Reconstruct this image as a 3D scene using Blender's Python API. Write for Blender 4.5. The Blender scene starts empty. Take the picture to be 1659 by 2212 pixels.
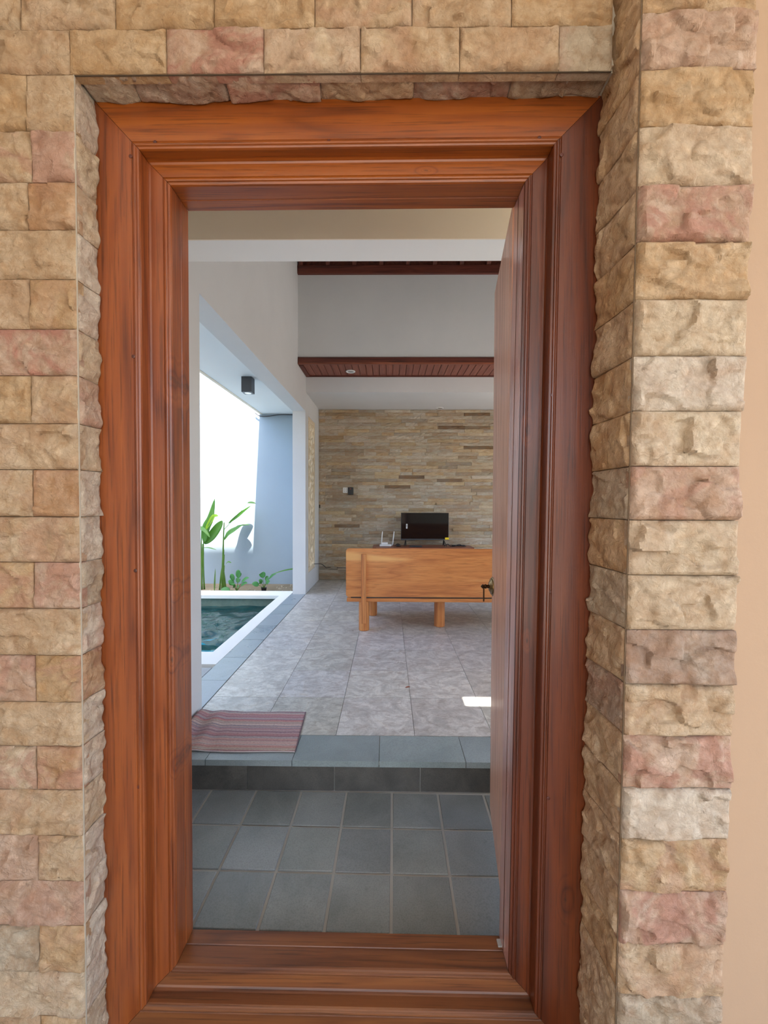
import bpy, bmesh, math, random
import numpy as np
from mathutils import Vector, Matrix

C = bpy.context.scene.collection
RAD = math.radians

# ------------------------------------------------------------------ camera
CAM = Vector((0, 0, 1.277)); PITCH, YAW, ROLL, F = 1.25, .6, .2, 890.0
p_, y_, r_ = RAD(PITCH), RAD(YAW), RAD(ROLL)
fwd = Vector((-math.sin(y_)*math.cos(p_), math.cos(y_)*math.cos(p_), -math.sin(p_)))
rt0 = Vector((math.cos(y_), math.sin(y_), 0)); up0 = rt0.cross(fwd)
rt = rt0*math.cos(r_)+up0*math.sin(r_); up = -rt0*math.sin(r_)+up0*math.cos(r_)
cd = bpy.data.cameras.new('camera'); cam = bpy.data.objects.new('camera', cd); C.objects.link(cam)
cd.sensor_fit = 'VERTICAL'; cd.sensor_height = 24; cd.lens = F/2212*24; cd.clip_start = .02
cam.matrix_world = Matrix(((rt.x, up.x, -fwd.x, CAM.x), (rt.y, up.y, -fwd.y, CAM.y), (rt.z, up.z, -fwd.z, CAM.z), (0, 0, 0, 1)))
bpy.context.scene.camera = cam

# ------------------------------------------------------------------ light
SUN_DIR = Vector((-.052, .45, -1)).normalized()
w = bpy.data.worlds.new('sky'); bpy.context.scene.world = w; w.use_nodes = True
nt = w.node_tree; nt.nodes.clear()
sky = nt.nodes.new('ShaderNodeTexSky'); sky.sky_type = 'NISHITA'; sky.sun_disc = False
sky.sun_elevation = RAD(65.6); sky.sun_rotation = math.atan2(.052, -.45); sky.air_density = 1.0; sky.dust_density = 3.0
sky.ozone_density = 1.0
bg = nt.nodes.new('ShaderNodeBackground'); bg.inputs['Strength'].default_value = .92
wo = nt.nodes.new('ShaderNodeOutputWorld')
hs = nt.nodes.new('ShaderNodeHueSaturation'); hs.inputs['Saturation'].default_value = .98
nt.links.new(sky.outputs[0], hs.inputs['Color']); nt.links.new(hs.outputs[0], bg.inputs[0]); nt.links.new(bg.outputs[0], wo.inputs[0])
sl = bpy.data.lights.new('sun', 'SUN'); sl.energy = 24.0; sl.angle = RAD(.53); sl.color = (1, .955, .88)
so = bpy.data.objects.new('sun', sl); C.objects.link(so); so.rotation_euler = SUN_DIR.to_track_quat('-Z', 'Y').to_euler()
vs = bpy.context.scene.view_settings
bpy.context.scene.display_settings.display_device = 'sRGB'
vs.view_transform = 'Standard'; vs.look = 'None'; vs.gamma = 1; vs.use_curve_mapping = False
vs.exposure = .15
bpy.context.scene.cycles.use_denoising = True
bpy.context.scene.cycles.max_bounces = 12; bpy.context.scene.cycles.diffuse_bounces = 8
bpy.context.scene.cycles.sample_clamp_indirect = 8
bpy.context.scene.cycles.caustics_reflective = False; bpy.context.scene.cycles.caustics_refractive = False

# ------------------------------------------------------------------ helpers
def srgb(r, g, b):
    f = lambda c: (c/255/12.92) if c/255 <= .04045 else ((c/255+.055)/1.055)**2.4
    return (f(r), f(g), f(b), 1)

def link(o, parent=None):
    C.objects.link(o)
    if parent is not None: o.parent = parent
    return o

def mesh_obj(name, verts, faces, m, parent=None, smooth=False, loc=None):
    me = bpy.data.meshes.new(name)
    if loc is not None: verts = [(v[0]-loc[0], v[1]-loc[1], v[2]-loc[2]) for v in verts]
    me.from_pydata([tuple(map(float, v)) for v in verts], [], faces); me.update()
    bm = bmesh.new(); bm.from_mesh(me); bmesh.ops.recalc_face_normals(bm, faces=bm.faces[:]); bm.to_mesh(me); bm.free()
    if smooth: me.shade_smooth()
    me.materials.append(m)
    o = link(bpy.data.objects.new(name, me), parent)
    if loc is not None: o.location = loc
    return o

def bm_obj(name, bm, m, parent=None, smooth=False, loc=None):
    if loc is not None: bmesh.ops.translate(bm, vec=-Vector(loc), verts=bm.verts[:])
    bmesh.ops.recalc_face_normals(bm, faces=bm.faces[:])
    me = bpy.data.meshes.new(name); bm.to_mesh(me); bm.free()
    if smooth: me.shade_smooth()
    me.materials.append(m)
    o = link(bpy.data.objects.new(name, me), parent)
    if loc is not None: o.location = loc
    return o

def add_box(bm, x0, x1, y0, y1, z0, z1, bev=0, seg=2):
    vs_ = [bm.verts.new(p) for p in ((x0,y0,z0),(x1,y0,z0),(x1,y1,z0),(x0,y1,z0),(x0,y0,z1),(x1,y0,z1),(x1,y1,z1),(x0,y1,z1))]
    fs = [bm.faces.new([vs_[i] for i in q]) for q in ((0,3,2,1),(4,5,6,7),(0,1,5,4),(1,2,6,5),(2,3,7,6),(3,0,4,7))]
    if bev:
        es = list({e for f in fs for e in f.edges})
        bmesh.ops.bevel(bm, geom=es, offset=bev, segments=seg, profile=.5, affect='EDGES')

def box(name, x0, x1, y0, y1, z0, z1, m, parent=None, bev=0, seg=2, loc=None):
    bm = bmesh.new(); add_box(bm, x0, x1, y0, y1, z0, z1, bev, seg)
    return bm_obj(name, bm, m, parent, loc=loc)

def boxes(name, L, m, parent=None, bev=0):
    bm = bmesh.new()
    for b in L: add_box(bm, *b, bev)
    return bm_obj(name, bm, m, parent)

def add_lathe(bm, prof, cen, axis='z', n=24):
    """prof: (r, h) list; axis the direction of h"""
    rings = []
    for r, h in prof:
        ring = []
        for i in range(n):
            a = 2*math.pi*i/n; c, s = r*math.cos(a), r*math.sin(a)
            v = {'z': (c, s, h), 'x': (h, c, s), 'y': (c, h, s)}[axis]
            ring.append(bm.verts.new((cen[0]+v[0], cen[1]+v[1], cen[2]+v[2])))
        rings.append(ring)
    for a, b in zip(rings, rings[1:]):
        for i in range(n): bm.faces.new((a[i], a[(i+1) % n], b[(i+1) % n], b[i]))
    bm.faces.new(rings[0]); bm.faces.new(rings[-1])

def lathe(name, prof, cen, m, parent=None, axis='z', n=24, smooth=True):
    bm = bmesh.new(); add_lathe(bm, prof, cen, axis, n)
    o = bm_obj(name, bm, m, parent, loc=cen)
    if smooth:
        o.data.shade_smooth()
        for e in o.data.edges: pass
        o.data.set_sharp_from_angle(angle=RAD(40))
    return o

def add_tube(bm, pts, rad, n=8):
    pts = [Vector(p) for p in pts]; rings = []
    for i, p in enumerate(pts):
        d = (pts[min(i+1, len(pts)-1)]-pts[max(i-1, 0)]).normalized()
        a = d.cross(Vector((0, 0, 1)) if abs(d.z) < .9 else Vector((1, 0, 0))).normalized(); b = d.cross(a)
        r = rad[i] if isinstance(rad, (list, tuple)) else rad
        rings.append([bm.verts.new(p+a*r*math.cos(2*math.pi*k/n)+b*r*math.sin(2*math.pi*k/n)) for k in range(n)])
    for a, b in zip(rings, rings[1:]):
        for i in range(n): bm.faces.new((a[i], a[(i+1) % n], b[(i+1) % n], b[i]))
    bm.faces.new(rings[0]); bm.faces.new(rings[-1])

def tube(name, pts, rad, m, parent=None, n=8):
    bm = bmesh.new(); add_tube(bm, pts, rad, n); return bm_obj(name, bm, m, parent, smooth=True)

def empty(name, loc=(0, 0, 0)):
    o = bpy.data.objects.new(name, None); o.location = loc; C.objects.link(o); o.empty_display_size = .1; return o

def tag(o, label=None, cat=None, group=None, kind=None):
    if label: o['label'] = label
    if cat: o['category'] = cat
    if group: o['group'] = group
    if kind: o['kind'] = kind
    return o

def adopt(parent, *kids):
    """parts were built in world coordinates: keep them there under an empty at the thing's base"""
    for k in kids:
        k.parent = parent; k.location = Vector(k.location)-Vector(parent.location)

def smooth_path(P, n=6):
    P = [Vector(p) for p in P]; out = []
    for i in range(len(P)-1):
        a, b, c, d = P[max(i-1, 0)], P[i], P[i+1], P[min(i+2, len(P)-1)]
        for k in range(n):
            t = k/n
            out.append(.5*((2*b)+(-a+c)*t+(2*a-5*b+4*c-d)*t*t+(-a+3*b-3*c+d)*t**3))
    return out+[P[-1]]

# ------------------------------------------------------------------ materials
class NT:
    def __init__(s, name):
        s.m = bpy.data.materials.new(name); s.m.use_nodes = True; s.t = s.m.node_tree
        s.b = s.t.nodes['Principled BSDF']; s.out = s.t.nodes['Material Output']
    def n(s, typ, ins=None, **kw):
        nd = s.t.nodes.new('ShaderNode'+typ)
        for k, v in kw.items(): setattr(nd, k, v)
        for k, v in (ins or {}).items(): s.set(nd.inputs[k], v)
        return nd
    def set(s, sock, v):
        if isinstance(v, bpy.types.NodeSocket): s.t.links.new(v, sock)
        elif isinstance(v, bpy.types.Node): s.t.links.new(v.outputs[0], sock)
        else:
            try: sock.default_value = v
            except Exception: sock.default_value = tuple(v)[:3]
    def p(s, **kw):
        for k, v in kw.items(): s.set(s.b.inputs[k.replace('_', ' ')], v)
    def mix(s, f, a, b, mode='MIX'):
        nd = s.n('Mix', data_type='RGBA', blend_type=mode); s.set(nd.inputs[0], f); s.set(nd.inputs[6], a); s.set(nd.inputs[7], b); return nd.outputs[2]
    def math(s, op, a, b=0, clamp=False):
        nd = s.n('Math', operation=op, use_clamp=clamp); s.set(nd.inputs[0], a); s.set(nd.inputs[1], b); return nd.outputs[0]
    def ramp(s, f, stops, interp='LINEAR'):
        nd = s.n('ValToRGB'); s.set(nd.inputs[0], f); r = nd.color_ramp; r.interpolation = interp
        while len(r.elements) < len(stops): r.elements.new(.5)
        for e, (pos, col) in zip(r.elements, stops):
            e.position = pos; e.color = col if len(col) == 4 else (*col, 1)
        return nd.outputs[0]
    def noise(s, co, scale, det=4, rough=.55, dist=0):
        return s.n('TexNoise', {'Vector': co, 'Scale': scale, 'Detail': det, 'Roughness': rough, 'Distortion': dist}).outputs[0]
    def bump(s, h, strength=.3, dist=.01, normal=None):
        nd = s.n('Bump', {'Height': h, 'Strength': strength, 'Distance': dist})
        if normal is not None: s.set(nd.inputs['Normal'], normal)
        return nd.outputs[0]
    def obj(s): return s.n('TexCoord').outputs['Object']
    def mapv(s, co, scale=(1, 1, 1), loc=(0, 0, 0)):
        return s.n('Mapping', {'Vector': co, 'Scale': scale, 'Location': loc}).outputs[0]
    def seeded(s, k=37.0):
        """object coordinates shifted by each object's own random number"""
        r = s.n('ObjectInfo').outputs['Random']
        v = s.n('CombineXYZ', {0: s.math('MULTIPLY', r, k), 1: s.math('MULTIPLY', r, k*1.7), 2: s.math('MULTIPLY', r, k*.6)})
        return s.n('VectorMath', {0: s.obj(), 1: v}, operation='ADD').outputs[0]

def plain(name, col, rough=.5, metal=0, spec=.5, **kw):
    t = NT(name); t.p(Base_Color=col, Roughness=rough, Metallic=metal, Specular_IOR_Level=spec, **kw); return t.m

def plaster(name, col, var=.06, bump=.12, rough=.75):
    t = NT(name); co = t.obj()
    a = t.noise(co, 1.3, 5, .6); dark = tuple(c*(1-var) for c in col[:3])+(1,)
    t.p(Base_Color=t.mix(t.ramp(a, [(.35, (0, 0, 0)), (.65, (1, 1, 1))]), dark, col), Roughness=rough, Specular_IOR_Level=.3)
    t.p(Normal=t.bump(t.noise(co, 60, 6, .7), bump, .004)); return t.m

def sandstone(name, amt=1.0, scale=1.0, mixf=.42, ax=1.0):
    """object colour = stone's own tone, its alpha = how much rose vein shows"""
    t = NT(name); co = t.mapv(t.seeded(), (ax, 1, 1)); oi = t.n('ObjectInfo'); base = oi.outputs['Color']; al = oi.outputs['Alpha']
    n1 = t.noise(co, 9*scale, 6, .62, .6); n2 = t.noise(co, 28*scale, 6, .65, .3); n3 = t.noise(co, 120*scale, 5, .7)
    n4 = t.noise(t.mapv(co, (1, 1, 1), (5, 3, 8)), 7*scale, 4, .6, 1.2)
    lt = t.mix(mixf, base, srgb(236, 222, 196)); dk = t.mix(mixf, base, srgb(156, 116, 76), 'MIX')
    c = t.mix(t.ramp(n1, [(.30, (0, 0, 0)), (.52, (.55, .55, .55)), (.72, (1, 1, 1))]), dk, lt)
    c = t.mix(t.ramp(n2, [(.36, (.7, .7, .7)), (.56, (0, 0, 0))]), c, t.mix(.6, base, srgb(166, 122, 76)))
    pk = t.math('MULTIPLY', t.ramp(n4, [(.45, (0, 0, 0)), (.56, (1, 1, 1))]), al)
    c = t.mix(pk, c, srgb(184, 132, 112))
    sp = t.noise(t.mapv(co, (1, 1, 1), (9, 1, 2)), 16*scale, 7, .75)
    c = t.mix(t.ramp(sp, [(.69, (0, 0, 0)), (.76, (.75, .75, .75))]), c, srgb(92, 78, 60))
    c = t.mix(t.ramp(n3, [(.3, (.22, .22, .22)), (.6, (0, 0, 0))]), c, srgb(120, 92, 62))
    wd = t.n('VectorMath', {0: co, 1: t.n('VectorMath', {0: t.n('TexNoise', {'Vector': co, 'Scale': 22.0, 'Detail': 4.0}).outputs['Color'], 1: (.05, .05, .05)}, operation='MULTIPLY').outputs[0]}, operation='ADD').outputs[0]
    ck = t.n('TexVoronoi', {'Vector': wd, 'Scale': 19.0*scale}, feature='DISTANCE_TO_EDGE').outputs[0]
    ckm = t.math('MULTIPLY', t.ramp(ck, [(0, (.26, .26, .26)), (.022, (0, 0, 0))]), t.ramp(n1, [(.48, (0, 0, 0)), (.58, (1, 1, 1))]))
    c = t.mix(ckm, c, srgb(116, 84, 54))
    t.p(Base_Color=c, Roughness=.86, Specular_IOR_Level=.25)
    vo = t.n('TexVoronoi', {'Vector': co, 'Scale': 26*scale, 'Randomness': 1.0}, feature='SMOOTH_F1').outputs[0]
    h = t.math('ADD', t.math('MULTIPLY', t.noise(co, 45*scale, 8, .68, .4), .8*amt), t.math('MULTIPLY', vo, .5*amt))
    t.p(Normal=t.bump(h, 1.0, .02)); return t.m

def wood(name, cols, axis='z', fib=1.0, rings=7.0, rough=.32, coat=.25, knots=(), seed=0, streak=None, bump=.12, stretch=.07):
    """cols: dark, mid, light; grain runs along axis; knots: (x, z, r) in object coordinates"""
    t = NT(name); co = t.obj()
    if seed == 'object': co = t.seeded(11)
    k = {'x': (stretch, 1, 1), 'y': (1, stretch, 1), 'z': (1, 1, stretch)}[axis]
    g = t.mapv(co, k, (0, 0, 0) if seed == 'object' else (seed*1.3, seed*.7, seed*2.1))
    warp = t.noise(g, 5.5, 3, .5); ring_in = t.math('MULTIPLY', warp, rings)
    dark = None
    for kx, kz, kr in knots:
        sx = t.n('SeparateXYZ', {0: co})
        zz = .38 if axis == 'z' else 1.0; xz = 1.0 if axis == 'z' else .38
        dx = t.math('MULTIPLY', t.math('SUBTRACT', sx.outputs[0], kx), xz); dz = t.math('MULTIPLY', t.math('SUBTRACT', sx.outputs[2], kz), zz)
        d = t.math('SQRT', t.math('ADD', t.math('MULTIPLY', dx, dx), t.math('MULTIPLY', dz, dz)))
        dn = t.math('ADD', d, t.math('MULTIPLY', t.noise(co, 90, 4), kr*.9))
        e = t.math('SUBTRACT', 1.0, t.math('DIVIDE', d, kr*2.2), clamp=True)
        ring_in = t.math('ADD', ring_in, t.math('MULTIPLY', e, 1.1))
        kk = t.math('SUBTRACT', 1.5, t.math('DIVIDE', dn, kr*.62), clamp=True)
        dark = kk if dark is None else t.math('MAXIMUM', dark, kk)
    ring = t.math('PINGPONG', ring_in, .5); ring = t.math('MULTIPLY', ring, 2)
    kf = {'x': (stretch*.35, 1, 1), 'y': (1, stretch*.35, 1), 'z': (1, 1, stretch*.35)}[axis]
    fi = t.noise(t.mapv(co, kf), 190*fib, 4, .6); fm = t.noise(t.mapv(co, kf, (3, 1, 2)), 42*fib, 4, .55)
    big = t.noise(t.mapv(co, k, (8, 8, 8)), 2.2, 3, .5)
    c = t.ramp(ring, [(.0, cols[0]), (.22, cols[1]), (.75, cols[2]), (1, cols[1])])
    c = t.mix(.42, c, t.ramp(fm, [(.3, cols[0]), (.5, cols[1]), (.7, cols[2])]))
    c = t.mix(t.ramp(big, [(.3, (.3, .3, .3)), (.55, (0, 0, 0))]), c, t.mix(.5, cols[0], cols[1]))
    c = t.mix(t.ramp(fi, [(.36, (.55, .55, .55)), (.47, (0, 0, 0))]), c, t.mix(.45, cols[0], (0.01, .004, .002, 1)))
    if streak:
        st = t.noise(t.mapv(co, (k[0]*.8, k[1], k[2]*1.0), (streak[1], 4, 1)), streak[2], 2, .4)
        c = t.mix(t.ramp(st, [(streak[3], (0, 0, 0)), (streak[3]+.05, (.75, .75, .75))]), c, streak[0])
    if dark is not None: c = t.mix(t.math('MULTIPLY', dark, .85), c, (.018, .009, .005, 1))
    t.p(Base_Color=c, Roughness=t.ramp(fm, [(.3, (rough+.1,)*3), (.7, (rough,)*3)]), Coat_Weight=coat, Coat_Roughness=.22)
    t.p(Normal=t.bump(t.math('ADD', fi, t.math('MULTIPLY', fm, .8)), bump, .003)); return t.m

def grey_stone(name, c0, c1, rough=.45, sc=1.0, spec=.5):
    t = NT(name); co = t.seeded(); al = t.n('ObjectInfo').outputs['Color']
    n1 = t.noise(co, 3.5*sc, 6, .62, .5); n2 = t.noise(co, 220, 3, .6); n3 = t.noise(t.mapv(co, (1, 1, 1), (4, 4, 4)), 14*sc, 6, .7)
    c = t.mix(t.ramp(n1, [(.3, (0, 0, 0)), (.7, (1, 1, 1))]), c0, c1)
    c = t.mix(t.ramp(n3, [(.62, (0, 0, 0)), (.74, (.45, .45, .45))]), c, tuple(x*.55 for x in c0[:3])+(1,))
    c = t.mix(t.ramp(n2, [(.35, (.3, .3, .3)), (.55, (0, 0, 0))]), c, tuple(x*.45 for x in c0[:3])+(1,))
    c = t.mix(1.0, c, al, 'MULTIPLY')
    t.p(Base_Color=c, Roughness=t.ramp(n1, [(.3, (rough-.08,)*3), (.7, (rough+.1,)*3)]), Specular_IOR_Level=spec)
    t.p(Normal=t.bump(t.math('ADD', n2, t.math('MULTIPLY', n3, .6)), .12, .003)); return t.m

def marble(name):
    t = NT(name); co = t.seeded(); al = t.n('ObjectInfo').outputs['Color']
    n0 = t.noise(co, 6, 8, .72, 1.4); n1 = t.noise(t.mapv(co, (1, 1.6, 1), (3, 3, 3)), 15, 7, .7, .8)
    vo = t.n('TexVoronoi', {'Vector': t.n('VectorMath', {0: co, 1: t.n('TexNoise', {'Vector': co, 'Scale': 7.0, 'Detail': 4.0}).outputs['Color']}, operation='ADD').outputs[0], 'Scale': 9.0}, feature='DISTANCE_TO_EDGE').outputs[0]
    c = t.ramp(n0, [(.28, srgb(154, 153, 149)), (.45, srgb(184, 182, 176)), (.58, srgb(208, 206, 199)), (.74, srgb(198, 188, 171))])
    c = t.mix(t.ramp(n1, [(.36, (.8, .8, .8)), (.52, (0, 0, 0))]), c, srgb(156, 148, 140))
    c = t.mix(t.ramp(n1, [(.60, (0, 0, 0)), (.72, (.6, .6, .6))]), c, srgb(220, 217, 212))
    c = t.mix(t.ramp(vo, [(0, (.5, .5, .5)), (.035, (0, 0, 0))]), c, srgb(150, 136, 124))
    c = t.mix(1.0, c, al, 'MULTIPLY')
    t.p(Base_Color=c, Roughness=t.ramp(n1, [(.3, (.27, .27, .27)), (.7, (.38, .38, .38))]), Specular_IOR_Level=.5)
    t.p(Normal=t.bump(n1, .05, .004)); return t.m

M_sand = sandstone('rough sandstone')
M_ledge = sandstone('split ledge stone', .8, 1.0, .26, .3)
M_white = plaster('white wall paint', srgb(212, 213, 213))
M_ceil = plaster('white ceiling paint', srgb(236, 238, 238), .02, .05)
M_cream = plaster('cream wall paint', srgb(236, 224, 204), .05)
M_peach = plaster('peach plaster', srgb(170, 142, 114), .04, .1)
M_greywall = plaster('blue grey wall paint', srgb(152, 168, 180), .05, .1)
M_grout = plaster('cement joint', srgb(172, 170, 162), .1, .3)
M_mortar = plaster('pale mortar', srgb(190, 180, 160), .1, .3)
M_darkmortar = plaster('dark ledge bed', srgb(92, 80, 64), .1, .3)
M_joint = plaster('brown stone joint', srgb(128, 108, 84), .1, .3)
M_coping = plaster('white coping paint', srgb(236, 236, 230), .03, .1)
M_grey = grey_stone('grey andesite', srgb(116, 121, 119), srgb(146, 150, 147), .38)
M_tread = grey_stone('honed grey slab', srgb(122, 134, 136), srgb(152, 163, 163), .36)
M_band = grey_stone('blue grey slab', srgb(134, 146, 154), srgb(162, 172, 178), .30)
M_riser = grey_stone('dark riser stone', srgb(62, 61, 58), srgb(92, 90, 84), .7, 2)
M_marble = marble('mottled marble tile')
RED = (srgb(86, 38, 16), srgb(124, 61, 25), srgb(146, 78, 34))
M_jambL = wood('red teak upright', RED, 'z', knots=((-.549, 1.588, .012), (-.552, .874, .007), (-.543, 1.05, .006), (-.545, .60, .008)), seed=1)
M_jambR = wood('red teak upright shaded', (srgb(60, 25, 11), srgb(94, 42, 17), srgb(112, 54, 22)), 'z', knots=((.352, .93, .006), (.345, 1.46, .008), (.44, .30, .012)), seed=3)  # darker copy of the teak: the pier's shade is put into the colour
M_head = wood('red teak lintel', (srgb(96, 44, 12), srgb(138, 70, 20), srgb(160, 88, 28)), 'x', knots=((.09, 2.10, .006),), seed=2)
M_sill = wood('worn teak threshold', (srgb(72, 38, 20), srgb(106, 60, 31), srgb(128, 78, 40)), 'x', seed=4, rough=.42)
M_edge = wood('varnished jamb sheen tint', (srgb(140, 92, 80), srgb(188, 134, 120), srgb(206, 156, 142)), 'z', seed=10, rough=.25, coat=.8)  # pale pinkish tones put the gloss of this jamb into the colour
M_plug = wood('dark wood plug', (srgb(50, 18, 10), srgb(78, 30, 16), srgb(100, 42, 22)), 'z')
M_leaf = wood('pale red door wood', (srgb(172, 116, 92), srgb(210, 158, 130), srgb(222, 174, 148)), 'z', seed=5, rough=.4)
M_dark = wood('dark red soffit wood', (srgb(56, 24, 16), srgb(92, 42, 30), srgb(118, 58, 42)), 'x', seed=6, rough=.5, coat=.05)
M_plank = wood('soffit plank wood', (srgb(104, 56, 42), srgb(126, 70, 54), srgb(142, 84, 66)), 'y', seed='object', rough=.55, coat=.05, rings=3, bump=.04)
M_rafter = wood('rafter wood', (srgb(58, 26, 17), srgb(90, 42, 28), srgb(112, 56, 38)), 'y', seed='object', rough=.6, coat=0)
TEAK = (srgb(170, 98, 48), srgb(198, 124, 64), srgb(210, 140, 76))
M_board = wood('honey teak board', TEAK, 'x', rings=6, rough=.42, coat=.1, streak=(srgb(232, 178, 110), 3.6, 5.0, .60), seed=7, stretch=.10, bump=.05)
M_teakleg = wood('honey teak leg', (srgb(150, 84, 42), srgb(192, 118, 62), srgb(214, 148, 84)), 'z', rings=5, rough=.42, coat=.1, seed='object', bump=.05)
M_plankseat = wood('teak seat edge', TEAK, 'x', rings=12, rough=.5, coat=.05, seed=8, bump=.05)
M_cabinet = wood('brown cabinet wood', (srgb(96, 46, 30), srgb(138, 74, 50), srgb(160, 92, 64)), 'x', seed=9, rough=.4)
M_black = plain('black plastic', (.012, .012, .013, 1), .35)
M_charcoal = plain('charcoal metal', (.045, .048, .055, 1), .45)
M_screen = plain('glossy black screen', (.006, .006, .007, 1), .07, spec=.6)
M_whiteplastic = plain('white plastic', (.78, .78, .77, 1), .35)
M_yellow = plain('yellow sticker', srgb(236, 206, 30), .5)
M_paper = plain('white sticker', (.8, .8, .8, 1), .6)
M_ink = plain('printed ink', (.03, .03, .03, 1), .6)
M_brass = plain('aged brass', srgb(120, 92, 52), .36, .9)
M_brassd = plain('dark brass', srgb(74, 54, 34), .42, .85)
M_chrome = plain('lamp reflector', (.6, .6, .6, 1), .25, .8)
M_soil = plaster('sandy soil', srgb(150, 136, 112), .4, 1.0)
M_poolwall = grey_stone('green pool stone', srgb(86, 104, 92), srgb(120, 134, 118), .6, 2)
M_poolfloor = grey_stone('teal pool stone', srgb(70, 168, 186), srgb(112, 198, 208), .6, 1)
M_screenstone = plaster('carved limestone', srgb(226, 210, 182), .15, .5)
M_deck = grey_stone('pale deck slab', srgb(150, 156, 156), srgb(176, 180, 178), .5)
M_ground = plaster('pale paving', srgb(160, 154, 146), .1, .3)
M_dry = plain('dry leaf', srgb(150, 74, 40), .6)

def leafmat(name, a, b):
    t = NT(name); co = t.obj()
    c = t.mix(t.noise(co, 9, 3), a, b); t.p(Base_Color=c, Roughness=.4)
    tr = t.n('BsdfTranslucent', {'Color': t.mix(.4, c, (.5, .8, .1, 1))}); mx = t.n('MixShader', {0: .42, 1: t.b.outputs[0], 2: tr.outputs[0]})
    t.t.links.new(mx.outputs[0], t.out.inputs[0]); return t.m
M_green = leafmat('broad leaf green', srgb(70, 128, 60), srgb(120, 172, 84))
M_green2 = leafmat('shrub leaf green', srgb(56, 130, 74), srgb(110, 180, 110))
M_stem = leafmat('stem green', srgb(70, 118, 44), srgb(122, 156, 78))

def water():
    t = NT('pool water'); co = t.obj(); t.t.nodes.remove(t.b)
    h = t.math('ADD', t.noise(t.mapv(co, (1, 1.5, 1)), 9, 3, .55, .9), t.math('MULTIPLY', t.noise(co, 2.6, 3, .5, .8), 1.2))
    nb = t.bump(h, .35, .02)
    tr = t.n('BsdfTransparent', {'Color': (.36, .84, .94, 1)}); gl = t.n('BsdfGlossy', {'Color': (1, 1, 1, 1), 'Roughness': .02, 'Normal': nb})
    fr = t.n('Fresnel', {'IOR': 1.33, 'Normal': nb}); mx = t.n('MixShader', {0: fr.outputs[0], 1: tr.outputs[0], 2: gl.outputs[0]})
    t.t.links.new(mx.outputs[0], t.out.inputs[0]); return t.m
M_water = water()

def rugmat():
    t = NT('striped woven cotton'); co = t.obj(); sx = t.n('SeparateXYZ', {0: co})
    v = t.math('ADD', t.math('MULTIPLY', sx.outputs[1], 1/.354), t.math('MULTIPLY', t.noise(t.mapv(co, (1.2, .4, 1)), 9, 3), .035))
    v = t.math('SUBTRACT', v, .0175)
    R = random.Random(4)
    P = [srgb(190, 120, 124), srgb(140, 128, 142), srgb(226, 200, 190), srgb(120, 62, 88), srgb(206, 130, 118), srgb(150, 158, 162), srgb(214, 196, 156), srgb(112, 112, 130)]
    def band(off):
        st, x = [], 0.0
        while x < .96 and len(st) < 30:
            st.append((x, P[R.randrange(8)])); x += R.uniform(.02, .05)
        return t.ramp(off, st, 'CONSTANT')
    c = t.mix(.45, band(t.math('FRACT', t.math('MULTIPLY', v, 1.55))), band(t.math('FRACT', t.math('MULTIPLY', v, 2.7))))
    coarse = t.ramp(v, [(0, srgb(182, 116, 96)), (.12, srgb(196, 150, 110)), (.22, srgb(150, 150, 150)), (.30, srgb(196, 140, 112)), (.36, srgb(178, 106, 108)), (.46, srgb(116, 122, 136)),
                        (.62, srgb(118, 120, 134)), (.66, srgb(202, 172, 150)), (.72, srgb(176, 106, 110)), (.82, srgb(136, 108, 126)), (.92, srgb(168, 112, 120)), (1, srgb(150, 110, 120))])
    c = t.mix(.28, c, coarse); c = t.mix(.18, c, srgb(222, 214, 210))
    wv = t.noise(t.mapv(co, (60, 260, 1)), 1.6, 2)
    c = t.mix(t.ramp(wv, [(.35, (.35, .35, .35)), (.6, (0, 0, 0))]), c, srgb(70, 56, 64))
    t.p(Base_Color=c, Roughness=.95, Specular_IOR_Level=.1, Normal=t.bump(wv, .5, .002)); return t.m
M_rug = rugmat()
M_rugedge = plain('rug hem', srgb(196, 186, 184), .9)

# ------------------------------------------------------------------ setting
Z1 = .14                     # level of the raised living floor
XL = -1.025                  # inner face of the living room's pool side wall
YB = 6.07                    # face of the ledge stone wall

def struct(o, label=None): o['kind'] = 'structure'; o['label'] = label or ''; return o

# grounds
struct(boxes('ground', [(-12, 14, -14, .9, -.16, -.06), (3.4, 14, .9, 12, -.16, -.06), (-12, 3.4, 6.3, 14, -.16, -.06), (-12, -4.62, .9, 6.3, -.16, -.06)], M_ground),
       'pale paving outside the house')
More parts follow.
